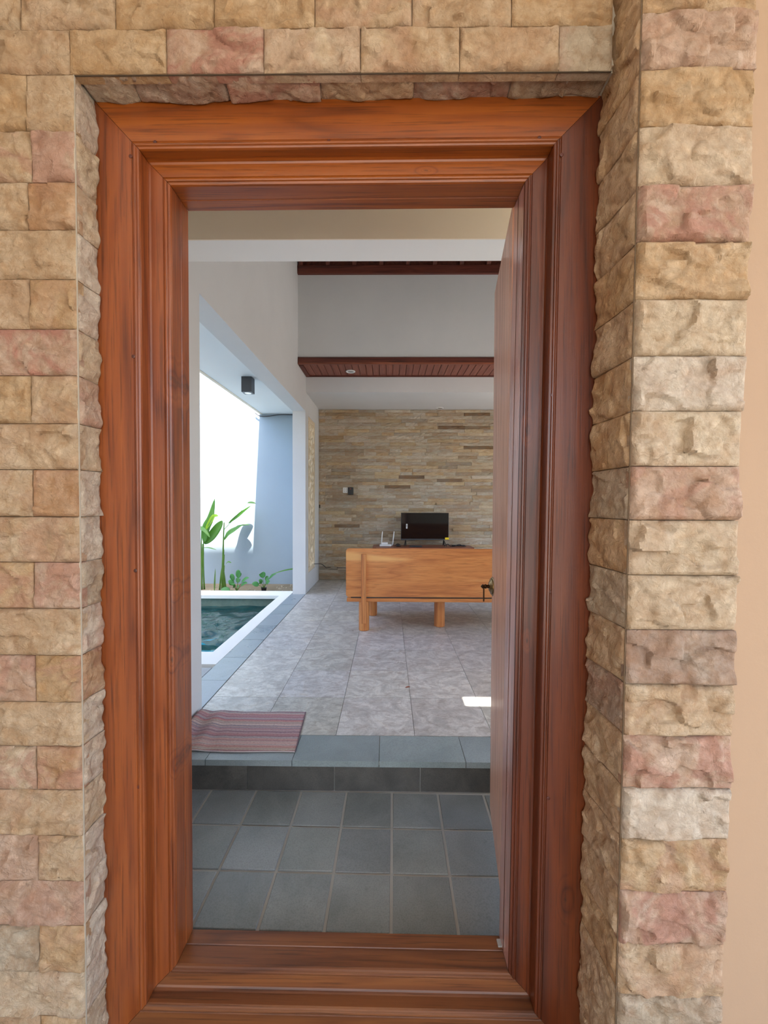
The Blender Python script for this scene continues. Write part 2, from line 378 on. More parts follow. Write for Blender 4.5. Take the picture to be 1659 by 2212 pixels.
# foyer floor + tiles (grid turned slightly against the walls)
floor0 = struct(box('floor', -1.025, 3.3, 1.13, 1.80, -.06, -.004, M_grout), 'entrance floor of square grey stone tiles with pale joints')
R = random.Random(11)
ca, sa = math.cos(RAD(-.75)), math.sin(RAD(-.75))
for i in range(-7, 12):
    for j in range(-1, 3):
        x0, y0 = .013+.2*i, 1.19+.2*j
        x1, y1 = x0+.2, y0+.2
        def rot(x, y): return (x*ca-(y-1.2)*sa, 1.2+x*sa+(y-1.2)*ca)
        g = .0052; P = [rot(x0+g, y0+g), rot(x1-g, y0+g), rot(x1-g, y1-g), rot(x0+g, y1-g)]
        if j == 2: P[2] = (P[2][0], min(P[2][1], 1.792)); P[3] = (P[3][0], min(P[3][1], 1.792))
        P = [(max(-1.02, min(3.29, a)), max(b, 1.135)) for a, b in P]
        if abs(P[0][0]-P[1][0]) < .03 or abs(P[3][0]-P[2][0]) < .012 or P[3][1]-P[0][1] < .03: continue
        bm = bmesh.new(); dz = R.uniform(-.0008, .0012)
        lo = [bm.verts.new((a, b, -.003)) for a, b in P]; hi = [bm.verts.new((a, b, .001+dz)) for a, b in P]
        bm.faces.new(hi); bm.faces.new(lo[::-1])
        for k in range(4): bm.faces.new((lo[k], lo[(k+1) % 4], hi[(k+1) % 4], hi[k]))
        bmesh.ops.bevel(bm, geom=[e for e in bm.edges if e.verts[0] in hi and e.verts[1] in hi], offset=.0015, segments=1, affect='EDGES')
        o = bm_obj('floor_tile', bm, M_grey, floor0, loc=(P[0][0], P[0][1], 0)); s = R.uniform(.88, 1.08); o.color = (s, s, s*R.uniform(.97, 1.02), 1)
# raised floor slab
floor1 = struct(box('floor', XL-.005, 3.3, 1.80, 6.2, -.06, Z1-.006, M_grout), 'raised living room floor of mottled grey marble tiles')
def tiles(name, xs, ys, m, parent, zt, th=.012, g=.0012, var=.08, tint=None, rnd=R):
    for a, b in zip(xs, xs[1:]):
        for c, d in zip(ys, ys[1:]):
            bm = bmesh.new(); add_box(bm, a+g, b-g, c+g, d-g, zt-th, zt+rnd.uniform(-.0003, .0003))
            o = bm_obj(name, bm, m, parent, loc=((a+b)/2, (c+d)/2, zt)); s = 1+rnd.uniform(-var, var)
            o.color = (s, s*rnd.uniform(.985, 1.01), s*rnd.uniform(.96, 1.02), 1)
xs = [-1.022+.385*i for i in range(12)]; xs[-1] = 3.2
tiles('marble_tile', xs, [1.99+.3885*i for i in range(11)]+[6.065], M_marble, floor1, Z1)
# step: tread slabs + riser slabs
step = struct(box('trim_1', XL+.002, 3.29, 1.802, 1.985, Z1-.03, Z1-.012, M_grout), 'grey stone step edge of the raised floor')
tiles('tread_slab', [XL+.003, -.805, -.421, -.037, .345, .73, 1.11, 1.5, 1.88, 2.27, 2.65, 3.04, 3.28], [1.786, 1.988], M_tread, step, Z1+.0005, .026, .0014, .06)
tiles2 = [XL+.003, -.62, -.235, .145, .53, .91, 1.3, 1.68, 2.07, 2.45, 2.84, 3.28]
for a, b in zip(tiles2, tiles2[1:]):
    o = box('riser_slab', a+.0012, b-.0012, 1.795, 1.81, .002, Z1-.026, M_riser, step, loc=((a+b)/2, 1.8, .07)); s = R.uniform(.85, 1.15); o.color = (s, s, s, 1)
# blue-grey threshold band under the pool side opening
band = struct(box('trim_2', -1.207, -1.0265, 2.24, 5.09, -.3, Z1-.01, M_grout), 'blue grey stone band between marble floor and pool')
tiles('band_slab', [-1.2065, -1.0265], [2.242, 2.60, 2.99, 3.385, 3.78, 4.17, 4.565, 4.95, 5.088], M_band, band, Z1, .01, .0018, .05)

# walls
def wall_with_opening(name, axis, p0, p1, a0, a1, z0, z1, o0, o1, oz0, oz1, m, label):
    """slab between p0..p1 along the short axis, spanning a0..a1, with one opening"""
    L = [(a0, o0, z0, z1), (o1, a1, z0, z1), (o0, o1, oz1, z1), (o0, o1, z0, oz0)]
    L = [q for q in L if q[1]-q[0] > .001 and q[3]-q[2] > .001]
    bx = [((p0, p1, a, b, c, d) if axis == 'x' else (a, b, p0, p1, c, d)) for a, b, c, d in L]
    return struct(boxes(name, bx, m), label)
wl = struct(boxes('wall_left', [(XL-.16, XL, 1.13, 2.238, -.2, 6.1), (XL-.16, XL, 2.238, 5.09, 2.405, 6.1), (XL-.16, XL, 5.09, 5.262, -.2, 4.2),
    (XL-.16, XL, 5.262, 5.758, -.2, .375), (XL-.16, XL, 5.262, 5.758, 2.385, 4.2), (XL-.16, XL, 5.758, 6.07, -.2, 4.2)], M_white), 'white wall with a tall opening onto the pool')
wb = struct(box('wall_back', XL-.16, 3.4, YB+.012, 6.25, -.2, 4.2, M_darkmortar), 'back wall clad with split ledge stone strips')
wall_with_opening('wall_right', 'x', 3.3, 3.46, 1.8, 6.1, -.2, 6.1, 2.3, 5.2, .14, 2.5, M_white, 'unseen white side wall with a wide opening added for sky light')  # out of view; the opening is added to let sky light into the room
struct(box('wall_upper', XL, 3.3, 4.672, 4.82, 2.92, 4.1, M_white), 'upper white wall above the wooden soffit')
struct(box('wall_bulkhead', XL, 3.3, 5.1205, 5.24, 2.645, 3.1, M_white), 'white bulkhead behind the wooden soffit')
struct(boxes('ceiling', [(XL, 3.3, 5.24, 6.085, 2.645, 2.70)], M_white), 'low white ceiling above the stone wall')
# foyer: beam, ceiling with a small skylight slot, right end left open to brighten the foyer
beam = struct(boxes('trim_3', [(XL, 3.3, 1.655, 1.80, 2.32, 2.66)], M_ceil), 'white beam above the step')
box('beam_face', XL+.001, 3.299, 1.650, 1.6555, 2.3195, 2.60, M_cream, beam)
struct(boxes('wall_above', [(XL, 3.3, 1.70, 1.80, 2.66, 6.1)], M_white), 'white wall above the beam')
struct(boxes('ceiling', [(XL, .57, 1.13, 1.655, 2.60, 2.68), (.57, .92, 1.13, 1.153, 2.60, 2.68), (.57, .92, 1.288, 1.655, 2.60, 2.68)], M_ceil), 'entrance ceiling with a small skylight slot and its unseen end left open for light')
# roof over the living room
roof = empty('roof'); struct(roof, 'sloping timber roof above the living room')
def slope(y): return 3.915+(4.66-y)*.62
mesh_obj('roof_board', [(XL, 4.74, slope(4.74)+.085), (3.3, 4.74, slope(4.74)+.085), (3.3, 1.7, slope(1.7)+.085), (XL, 1.7, slope(1.7)+.085),
    (XL, 4.74, slope(4.74)+.16), (3.3, 4.74, slope(4.74)+.16), (3.3, 1.7, slope(1.7)+.16), (XL, 1.7, slope(1.7)+.16)],
    [(0,1,2,3),(4,7,6,5),(0,4,5,1),(1,5,6,2),(2,6,7,3),(3,7,4,0)], M_rafter, roof)
box('wall_plate', XL+.002, 3.29, 4.635, 4.672, 3.832, 3.918, M_dark, roof)
box('eave_board', XL+.002, 3.29, 4.664, 4.6718, 3.9185, 4.03, M_rafter, roof)
for i in range(15):
    x = XL+.02+.298*i
    if x > 3.2: break
    mesh_obj('rafter', [(x+a, y, slope(y)+b) for y in (4.66, 1.71) for b in (-.0, .084) for a in (0, .045)],
             [(0,1,3,2),(4,6,7,5),(0,4,5,1),(2,3,7,6),(0,2,6,4),(1,5,7,3)], M_rafter, roof)
# timber soffit with planks
sof = struct(box('trim_4', XL+.003, 3.29, 4.655, 4.69, 2.838, 2.91, M_dark), 'dark red timber soffit with tongue and groove planks')
box('soffit_edge', XL+.003, 3.29, 4.648, 4.66, 2.832, 2.853, M_cabinet, sof)
box('soffit_border', XL+.004, 3.29, 5.095, 5.122, 2.830, 2.848, M_dark, sof)
box('soffit_border', XL+.004, XL+.05, 4.69, 5.095, 2.832, 2.848, M_dark, sof)
x = XL+.052
while x < 3.2:
    box('plank', x, x+.0735, 4.69, 5.095, 2.843+R.uniform(-.0008, .0008), 2.86, M_plank, sof, bev=.003, seg=1, loc=(x, 4.9, 2.85)); x += .0785
box('soffit_back', XL+.003, 3.29, 4.68, 5.12, 2.861, 2.90, M_dark, sof)

# ledge stone strips
def ledge(dark=()):
    RR = random.Random(5); H = .0482; z = Z1+.001; row = 0; pieces = []
    while z < 2.636:
        h = min(H, 2.642-z); x = XL+.003-(RR.choice((0, .09, .18, .27)) if row else 0)
        while x < 3.29:
            L = RR.choice((.18, .36, .37, .38, .38, .28))
            a, b = max(x, XL+.003), min(x+L, 3.29)
            if b-a > .02: pieces.append([a, b, z, z+h])
            x += L
        z += H; row += 1
    return pieces, RR
DARK = [(1.107, 1.48, 2.564), (.726, 1.118, 2.368), (1.118, 1.486, 2.363), (1.097, 1.541, 2.08), (.347, .541, 1.987), (.171, .347, 1.986), (.541, .716, 1.987), (.151, .528, 1.647), (.71, 1.08, 1.592),
        (-.057, .323, 1.5), (-1.003, -.799, 1.21), (.518, .703, 1.256), (-.79, -.423, .924), (-.941, -.798, .34)]
DTONE = [(92, 74, 56), (88, 70, 54), (138, 124, 102), (84, 66, 50), (112, 88, 66), (140, 124, 102), (128, 108, 84), (102, 78, 66), (112, 94, 82), (132, 110, 92), (100, 84, 72), (130, 118, 100), (112, 94, 78), (100, 84, 66)]
pieces, RR = ledge()
# cut the rows so that the dark strips stand exactly where they are
for (a, b, z) in DARK:
    row = min({p[2] for p in pieces}, key=lambda q: abs(q+.024-z)); new = []
    for p in pieces:
        if abs(p[2]-row) > 1e-4 or p[1] <= a or p[0] >= b: new.append(p); continue
        if p[0] < a-.03: new.append([p[0], a]+p[2:4])
        if p[1] > b+.03: new.append([b, p[1]]+p[2:4])
    k = DARK.index((a, b, z)); new.append([a, b, row, row+.0482, k]); pieces = new
LT = [(186, 178, 158), (178, 173, 156), (192, 181, 156), (200, 182, 146), (188, 185, 172), (176, 174, 162), (206, 200, 184), (188, 168, 134), (180, 165, 142)]
def strip_geo(a, b, z0, z1, rr):
    """rough split face: 6 x 2 cells, edges eased"""
    n = 6; off = rr.uniform(0, .014); vs_, fs = [], []
    for i in range(n+1):
        x = a+.0006+(b-a-.0012)*i/n; e = .35 if i in (0, n) else 1
        for z, q in ((z0+.0006, .35), ((z0+z1)/2+rr.uniform(-.008, .008), 1), (z1-.0006, .35)):
            vs_.append((x, YB-(off+.003+rr.uniform(0, .014)*e*q), z))
    nf = len(vs_)
    for i in range(n+1):
        x = a+.0006+(b-a-.0012)*i/n
        vs_ += [(x, YB+.012, z0+.0006), (x, YB+.012, z1-.0006)]
    for i in range(n):
        for j in range(2): fs.append((i*3+j, (i+1)*3+j, (i+1)*3+j+1, i*3+j+1))
        fs.append((nf+2*i, nf+2*i+2, (i+1)*3, i*3)); fs.append((i*3+2, (i+1)*3+2, nf+2*i+3, nf+2*i+1))
    fs.append((0, 1, 2, nf+1, nf)); fs.append((n*3, nf+2*n, nf+2*n+1, n*3+2, n*3+1))
    return vs_, fs
def seen(p): return p[0] < 1.56 and not (p[3] < .7 and p[0] > -.16)
vis = sorted([p for p in pieces if seen(p)], key=lambda p: -(p[1]-p[0])); single = vis[:300]; ids = {id(p) for p in single}
rest = [p for p in pieces if id(p) not in ids]
for p in single:
    vv, ff = strip_geo(*p[:4], RR)
    o = mesh_obj('stone_strip', vv, ff, M_ledge, wb, loc=((p[0]+p[1])/2, YB, (p[2]+p[3])/2))
    c = srgb(*(DTONE[p[4]] if len(p) > 4 else RR.choice(LT))); s = RR.choice((.6, .75, .85, .95, 1.0, 1.1)) if len(p) == 4 else .42; o.color = (c[0]*s, c[1]*s, c[2]*s, .08)
    o['ptone'] = 1
for k in range(3):                                                   # the shorter and hidden strips, joined by tone
    vv, ff = [], []
    for p in rest[k::3]:
        v, f = strip_geo(*p[:4], RR); ff += [tuple(i+len(vv) for i in q) for q in f]; vv += v
    o = mesh_obj('stone_strips', vv, ff, M_ledge, wb); c = srgb(*LT[(k*3+1) % 9]); o.color = (*c[:3], .08); o['kind'] = 'stuff'

# ------------------------------------------------------------------ facade of rough stones
wf = struct(boxes('wall_front', [(-3.2, -.708, .948, 1.13, -.3, 2.7), (-.708, .512, .948, 1.13, 2.24, 2.7), (.512, 3.4, .948, 1.13, -.3, 2.7)], M_mortar), 'entrance wall clad with rough tan sandstone blocks')
wp = struct(boxes('wall_pier', [(.515, .715, .868, .947, -.3, 2.95), (.715, 2.4, .868, .947, -.3, 2.95)], M_mortar), 'projecting pier clad with a column of rough sandstone blocks')

def rock(P00, P10, P11, P01, nrm, name, parent, col, rose, rr, depth=.022, amp=.010, res=.0042, proud=.002, edge=.0022, bulge=None):
    """a rough-faced stone: quad P00..P01 is its face outline, nrm points out of the wall"""
    P00, P10, P11, P01 = [np.array(p, float) for p in (P00, P10, P11, P01)]; nrm = np.array(nrm, float)
    W = np.linalg.norm(P10-P00); H = np.linalg.norm(P01-P00)
    nu = max(6, int(W/res)); nv = max(6, int(H/res))
    u, v = np.meshgrid(np.linspace(0, 1, nu+1), np.linspace(0, 1, nv+1))
    U_, V_ = u*W, v*H
    K = 5+int(W*H*700); seeds = np.array([[rr.uniform(-.02, W+.02), rr.uniform(-.02, H+.02)] for _ in range(K)])
    lev = np.array([rr.uniform(0, amp) for _ in range(K)]); gr = np.array([[rr.uniform(-.14, .14), rr.uniform(-.16, .16)] for _ in range(K)])
    wx = .007*np.sin(U_*95+rr.uniform(0, 6))*np.cos(V_*70+rr.uniform(0, 6)); wy = .006*np.sin(V_*110+rr.uniform(0, 6)+U_*40)
    X, Y = U_+wx, V_+wy
    d = np.stack([(X-s[0])**2+((Y-s[1])*1.25)**2 for s in seeds], -1); wgt = np.exp(-(d-d.min(-1, keepdims=True))/(.00009))
    hh = np.stack([lev[k]+(X-seeds[k][0])*gr[k][0]+(Y-seeds[k][1])*gr[k][1] - .5*((X-seeds[k][0])**2+(Y-seeds[k][1])**2)*rr.uniform(-2, 6) for k in range(K)], -1)
    h = (hh*wgt).sum(-1)/wgt.sum(-1)
    h = np.clip(h, -.004, amp*1.5)
    h += .0008*np.sin(U_*260+V_*130+rr.uniform(0, 6))*np.sin(V_*310-U_*90)
    ed = np.minimum(np.minimum(U_, W-U_), np.minimum(V_, H-V_)); k_ = np.clip(ed/.007, 0, 1)
    h = proud+h*(.25+.75*k_)-edge*np.clip(1-ed/.003, 0, 1)
    if bulge is not None: h = h+bulge(u, v, rr)
    g = .0007
    uu = g/W+u*(1-2*g/W); vv = g/H+v*(1-2*g/H)
    base = (P00[None, None]*((1-uu)*(1-vv))[..., None]+P10*(uu*(1-vv))[..., None]+P11*(uu*vv)[..., None]+P01*((1-uu)*vv)[..., None])
    top = base+nrm*h[..., None]; n0 = (nu+1)*(nv+1)
    verts = top.reshape(-1, 3).tolist(); faces = []
    idx = lambda i, j: j*(nu+1)+i
    for j in range(nv):
        for i in range(nu): faces.append((idx(i, j), idx(i+1, j), idx(i+1, j+1), idx(i, j+1)))
    ring = [idx(i, 0) for i in range(nu)]+[idx(nu, j) for j in range(nv)]+[idx(i, nv) for i in range(nu, 0, -1)]+[idx(0, j) for j in range(nv, 0, -1)]
    flat = base.reshape(-1, 3); st = len(verts)
    for r in ring: verts.append((flat[r]-nrm*depth).tolist())
    m = len(ring)
    for k in range(m): faces.append((ring[k], st+k, st+(k+1) % m, ring[(k+1) % m]))
    faces.append(tuple(st+k for k in range(m-1, -1, -1)))
    cen = (P00+P11)/2
    me = bpy.data.meshes.new(name); me.from_pydata([(a-cen[0], b-cen[1], c-cen[2]) for a, b, c in verts], [], faces); me.update(); me.shade_smooth()
    me.set_sharp_from_angle(angle=RAD(38)); me.materials.append(M_sand)
    o = link(bpy.data.objects.new(name, me), parent); o.location = cen
    c = srgb(*col); o.color = (c[0], c[1], c[2], rose); return o

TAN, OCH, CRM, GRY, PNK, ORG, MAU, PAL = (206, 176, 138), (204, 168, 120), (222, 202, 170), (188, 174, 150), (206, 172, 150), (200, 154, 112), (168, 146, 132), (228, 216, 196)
SR = random.Random(21)
zl = [2.384, 2.323, 2.227, 2.103, 1.991, 1.886, 1.777, 1.666, 1.562, 1.454, 1.350, 1.243, 1.139, 1.033, .925, .817, .714, .612, .505, .397, .291, .182, .074, -.031, -.14]
def xjam(z): return -.703
colsL = {3: (TAN, PNK), 2: (OCH, TAN), 4: (TAN, ORG), 5: (OCH, TAN), 6: (TAN, OCH), 7: (PNK, PNK), 8: (OCH, TAN), 9: (OCH, TAN), 10: (TAN, ORG), 11: (TAN, TAN), 12: (OCH, PNK), 13: (TAN, TAN),
         14: (PNK, OCH), 15: (PNK, TAN), 16: (CRM, ORG), 17: (TAN, TAN), 18: (PNK, TAN), 19: (PNK, PNK), 20: (GRY, OCH), 21: (CRM, CRM), 22: (TAN, OCH), 23: (TAN, TAN)}
roseL = {3: .5, 7: .95, 10: .2, 12: .5, 14: .5, 16: .55, 19: .3, 11: .3}
YF = .9305
for k in range(2, len(zl)-1):                                        # courses beside the door, corner at x=-.703
    zt, zb = zl[k], zl[k+1]
    joints = [-.703, -.81, -1.025] if k % 2 == 1-0 and False else None
    split = zt < 1.995 and (k % 2 == 0 if k >= 4 else False)
    L = [-.703, -.809, -1.03, -1.25] if split else [-.703, -.918, -1.14]
    if k == 2: L = [-.703, -.81, -1.03]
    if k == 3: L = [-.703, -.80, -1.02]
    for q, (b, a) in enumerate(zip(L, L[1:])):
        cc = colsL.get(k, (TAN, TAN)); col = cc[1] if (q == 0 and len(L) > 3 or q == 0) else cc[0]
        if a < -1.25: continue
        rock((a, YF, zb), (b, YF, zb), (b, YF, zt), (a, YF, zt), (0, -1, 0), 'stone', wf, col, roseL.get(k, SR.choice((0, .1, .2))), SR)
# courses over the door
for (zb, zt, xs_, cols) in ((2.227, 2.323, [-1.14, -.925, -.712, -.495, -.279, -.065, .153, .371, .487], [TAN, TAN, OCH, PNK, CRM, TAN, TAN, GRY]),
                            (2.323, 2.420, [-1.03, -.82, -.608, -.388, -.166, .048, .266, .487], [TAN, TAN, OCH, OCH, TAN, TAN, OCH]),
                            (2.420, 2.52, [-1.14, -.925, -.712, -.495, -.279, -.065, .153, .371, .487], [TAN]*8)):
    for a, b, col in zip(xs_, xs_[1:], cols):
        rock((a, YF, zb), (b, YF, zb), (b, YF, zt), (a, YF, zt), (0, -1, 0), 'stone', wf, col, .9 if (abs(a+.495) < .01 and zb < 2.3) else SR.choice((0, .1, .25)), SR)
# underside of the opening (the small soffit stones)
sj0 = [-.702, -.582, -.372, -.156, .057, .278, .492]; sj1 = [-.702, -.594, -.378, -.163, .055, .277, .492]
def zh(x): return 2.229+(x+.7)/1.2*.008
for a0, b0, a1, b1, col, rs in zip(sj0, sj0[1:], sj1, sj1[1:], [GRY, MAU, PNK, TAN, MAU, GRY], [.1, .25, .8, .1, .5, .1]):
    rock((a0, .932, zh(a0)), (a1, 1.001, zh(a1)), (b1, 1.001, zh(b1)), (b0, .932, zh(b0)), (0, 0, -1), 'stone', wf, col, rs, SR, depth=.004, amp=.006, proud=.0,
         bulge=lambda u, v, rr: .004*np.sin(v*7+rr.uniform(0, 6))*u)
# left reveal stones; joints tilt like the real ones
LIT_PAL = [PAL, CRM, CRM, PAL, PAL, CRM, PNK, CRM, PAL, PAL, GRY, PAL, ORG, PAL, PAL, CRM, PAL, PAL, PAL, PAL, CRM, PAL, PAL]  # paler palette: light falling on this reveal is put into the stone colours
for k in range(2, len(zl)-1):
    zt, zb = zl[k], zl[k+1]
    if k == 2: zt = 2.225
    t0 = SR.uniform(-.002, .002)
    rock((-.7035, .9335, zb), (-.7035, 1.0, zb), (-.7035, 1.0, zt), (-.7035, .9335, zt), (1, 0, 0), 'stone', wf, LIT_PAL[k-2], .55 if k in (8, 13, 14) else .1, SR, depth=.002, amp=.004, proud=.0005,
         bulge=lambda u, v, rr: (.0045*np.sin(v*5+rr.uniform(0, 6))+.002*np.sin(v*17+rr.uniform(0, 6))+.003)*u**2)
# pale joint strip along the corner
box('corner_joint', -.7054, -.7031, .9305, .9345, -.2, 2.229, M_mortar, wf)
box('corner_joint', -.7035, .487, .9315, .9345, 2.2265, 2.231, M_darkmortar, wf)
# pier stones: front column and side column
zp = [2.47, 2.364, 2.256, 2.145, 2.033, 1.916, 1.804, 1.69, 1.577, 1.466, 1.354, 1.244, 1.131, 1.018, .905, .798, .688, .581, .469, .359, .251, .144, .037, -.07]
def xl(z): return .483+(z-.15)/2.2*.0205
def xr(z): return .703+(z-.18)/2.1*.028
pc = [TAN, OCH, PNK, OCH, CRM, PNK, OCH, CRM, PAL, CRM, PNK, CRM, CRM, MAU, TAN, PNK, PAL, OCH, PNK, TAN, GRY, TAN, TAN]
pr = [.1, .1, .2, 0, .1, .75, .05, .05, .1, .1, .4, .1, .05, .1, .2, .65, 0, .35, .7, .25, .1, .2, .2]
sc_ = [OCH, OCH, OCH, TAN, TAN, TAN, OCH, TAN, OCH, OCH, GRY, OCH, GRY, TAN, MAU, TAN, TAN, TAN, TAN, OCH, TAN, TAN, TAN]
for k in range(len(zp)-1):
    zt, zb = zp[k], zp[k+1]
    rock((xl(zb)+.001, .85, zb), (xr(zb)+SR.uniform(-.003, .003), .85, zb), (xr(zt)+SR.uniform(-.003, .003), .85, zt), (xl(zt)+.001, .85, zt), (0, -1, 0), 'stone', wp, pc[k], pr[k], SR, amp=.016, depth=.017)
    d0, d1 = SR.uniform(-.006, .006), 0
    rock((xl(zb)+.001, 1.0, zb), (xl(zb)+.001, .853, zb), (xl(zt)+.001, .853, zt), (xl(zt)+.001, 1.0, zt), (-1, 0, 0), 'stone', wp, tuple(min(255, int(c*1.07)) for c in sc_[k]), .35 if sc_[k] == MAU else .12, SR, depth=.012, amp=.0055, proud=0,
         bulge=lambda u, v, rr: (.003*np.sin(v*4+rr.uniform(0, 6))+.002*np.sin(v*15+rr.uniform(0, 6))+.008)*(1-u)**1.6)
mesh_obj('corner_joint', [(xl(z)+dx, y, z) for z in (-.1, 2.47) for y in (.8512, .8535) for dx in (.0, .0011)],
         [(0,1,3,2),(4,6,7,5),(0,4,5,1),(2,3,7,6),(0,2,6,4),(1,5,7,3)], M_joint, wp)
struct(boxes('wall_plaster', [(.706, 2.4, .858, .868, -.3, 2.95)], M_peach), 'smooth peach plaster wall beside the stone pier')
# porch: unseen walls and roof, added to cut the light on the facade
struct(box('wall_porch_added', -2.3, -2.15, -4.0, .93, -.3, 2.95, M_peach), 'unseen peach plaster porch wall added to limit the facade light')
struct(box('wall_porch_added', 2.25, 2.4, -4.0, -1.7, -.3, 2.95, M_peach), 'unseen peach plaster porch wall opposite, added to limit the facade light')
struct(box('ceiling', -2.3, 2.4, -4.0, .95, 2.95, 3.1, M_ceil), 'unseen white porch ceiling added to keep the sun off the facade')

# ------------------------------------------------------------------ timber door frame
frame = empty('door_1'); struct(frame, 'moulded red teak door frame set in the stone opening')
PROF = [(0, 1.13), (0, 1.001), (.0, .9995), (.084, 1.0), (.0855, 1.0022), (.0872, 1.0022), (.0885, .9993), (.0915, .998), (.0945, .9985), (.0962, 1.0015), (.0975, 1.0018), (.0985, 1.0000), (.1015, 1.001), (.103, 1.005),
        (.103, 1.030), (.105, 1.036), (.109, 1.038), (.138, 1.0385), (.1392, 1.0405), (.1405, 1.0405), (.1415, 1.0375), (.1450, 1.0365), (.1485, 1.0372), (.1498, 1.0402), (.151, 1.0405), (.152, 1.0395), (.1555, 1.0405), (.157, 1.045),
        (.157, 1.088), (.1553, 1.0895), (.1553, 1.092), (.157, 1.0935), (.157, 1.13)]
TL, TR, BR_, BL = (-.7035, 2.2275), (.4935, 2.2355), (.4690, -.096), (-.7065, -.09)
def inset(u):
    uw = u*1.02
    return ((TL[0]+u*1.0, TL[1]-uw), (TR[0]-u*1.012, TR[1]-uw*1.02), (BR_[0]-u*.985, BR_[1]+u*1.04), (BL[0]+u*1.02, BL[1]+u*1.04))
def frame_piece(name, ia, ib, m):
    vs_ = []
    for u, y in PROF:
        q = inset(u)
        if u == 0: q = ((q[0][0]-.003, q[0][1]+.008), (q[1][0]+.010, q[1][1]+.008), (q[2][0]+.013, q[2][1]-.01), (q[3][0]-.002, q[3][1]-.01))
        for i in (ia, ib): vs_.append((q[i][0], y, q[i][1]))
    n = len(PROF); fs = [(2*k, 2*k+1, 2*((k+1) % n)+1, 2*((k+1) % n)) for k in range(n)]
    fs += [tuple(range(0, 2*n, 2)), tuple(range(1, 2*n, 2))]
    # narrow V joint: pull the ends apart by a hair
    A = Vector(vs_[2]); B = Vector(vs_[3]); d = (B-A).normalized()*.0006
    vs_ = [tuple(Vector(v)+(d if i % 2 == 0 else -d)) for i, v in enumerate(vs_)]
    o = mesh_obj(name, vs_, fs, m, frame)
    if ia == 1:                                    # the varnished inner edge of the hinge side jamb, its sheen painted in
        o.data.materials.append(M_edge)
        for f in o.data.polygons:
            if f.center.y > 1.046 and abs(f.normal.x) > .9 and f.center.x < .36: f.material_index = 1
    return o
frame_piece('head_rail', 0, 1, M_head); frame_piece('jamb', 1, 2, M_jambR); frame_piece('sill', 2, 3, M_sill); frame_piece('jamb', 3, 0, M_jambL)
for x, z in ((-.619, 1.63), (-.619, 1.109), (-.616, .571), (-.621, 2.106), (-.562, 2.139), (-.145, 2.139), (.355, 2.144), (.408, 2.104), (.393, 1.538), (.392, 1.063), (.395, .554), (-.11, -.05)):
    bm = bmesh.new(); add_lathe(bm, [(.0046, 0), (.0044, -.0012), (.003, -.0016)], (x, 1.0002, z), 'y', 10); bm_obj('wood_plug', bm, M_plug, frame)
box('rebate_plate', -.548, -.532, 1.10, 1.118, .066, .072, M_grout, frame)
box('rebate_plate', .304, .318, 1.10, 1.118, .066, .072, M_grout, frame)

# ------------------------------------------------------------------ door leaf swung into the hall
leaf = empty('door_2', (.327, 1.125, .075)); struct(leaf, 'narrow pale teak door leaf swung inward with brass handle')
def leaf_box(name, t0, t1, s0, s1, z0, z1, m, bev=.002):
    """t: distance from hinge along the leaf, s: thickness away from the passage"""
    A = Vector((.331, 1.128, 0)); B = Vector((.404, 1.60, 0)); d = (B-A).normalized(); nn = Vector((d.y, -d.x, 0))
    bm = bmesh.new(); add_box(bm, t0, t1, s0, s1, z0, z1, bev, 1)
    for v in bm.verts: v.co = A+d*v.co.x+nn*v.co.y+Vector((0, 0, v.co.z))
    o = bm_obj(name, bm, m); adopt(leaf, o); return o
leaf_box('stile', .0, .052, 0, .036, .078, 2.083, M_leaf); leaf_box('groove', .0522, .0545, .003, .032, .08, 2.081, M_jambR, 0)
for k in range(3): leaf_box('board', .055+.141*k, .055+.141*(k+1)-.0006, .0, .036, .078, 2.083, M_leaf, .0012)
leaf_box('ledge_batten', .03, .45, .0362, .055, .35, .45, M_leaf); leaf_box('ledge_batten', .03, .45, .0362, .055, 1.7, 1.8, M_leaf)
A = Vector((.331, 1.128, 0)); dd = (Vector((.404, 1.60, 0))-A).normalized(); hp = A+dd*.437+Vector((0, 0, .962))
def handle_part(name, prof, cen, m, ax):
    bm = bmesh.new(); add_lathe(bm, prof, cen, ax, 20); o = bm_obj(name, bm, m, smooth=True); o.data.set_sharp_from_angle(angle=RAD(35)); return o
ho = empty('door_handle', (hp.x, hp.y, hp.z)); ho.parent = leaf; ho.location = hp-Vector(leaf.location)
def hadd(o, lab=None):
    o.parent = ho; o.location = Vector(o.location)-hp
    return o
hadd(handle_part('rosette', [(.036, .0), (.036, -.003), (.031, -.005), (.030, -.008), (.022, -.010), (.018, -.014), (.010, -.016)], hp, M_brass, 'x'))
hadd(handle_part('knob_stem', [(.007, -.014), (.0065, -.024), (.009, -.028), (.0065, -.033), (.0085, -.039), (.005, -.043), (.0015, -.046)], hp, M_brassd, 'x'))
bm = bmesh.new()
pts = [(hp.x-.036, hp.y-.006, hp.z-.002-.0028*i) for i in range(20)]
add_tube(bm, pts, [.0035 if i % 2 else .0024 for i in range(20)], 8)
hadd(bm_obj('drop_pull', bm, M_brassd, smooth=True))

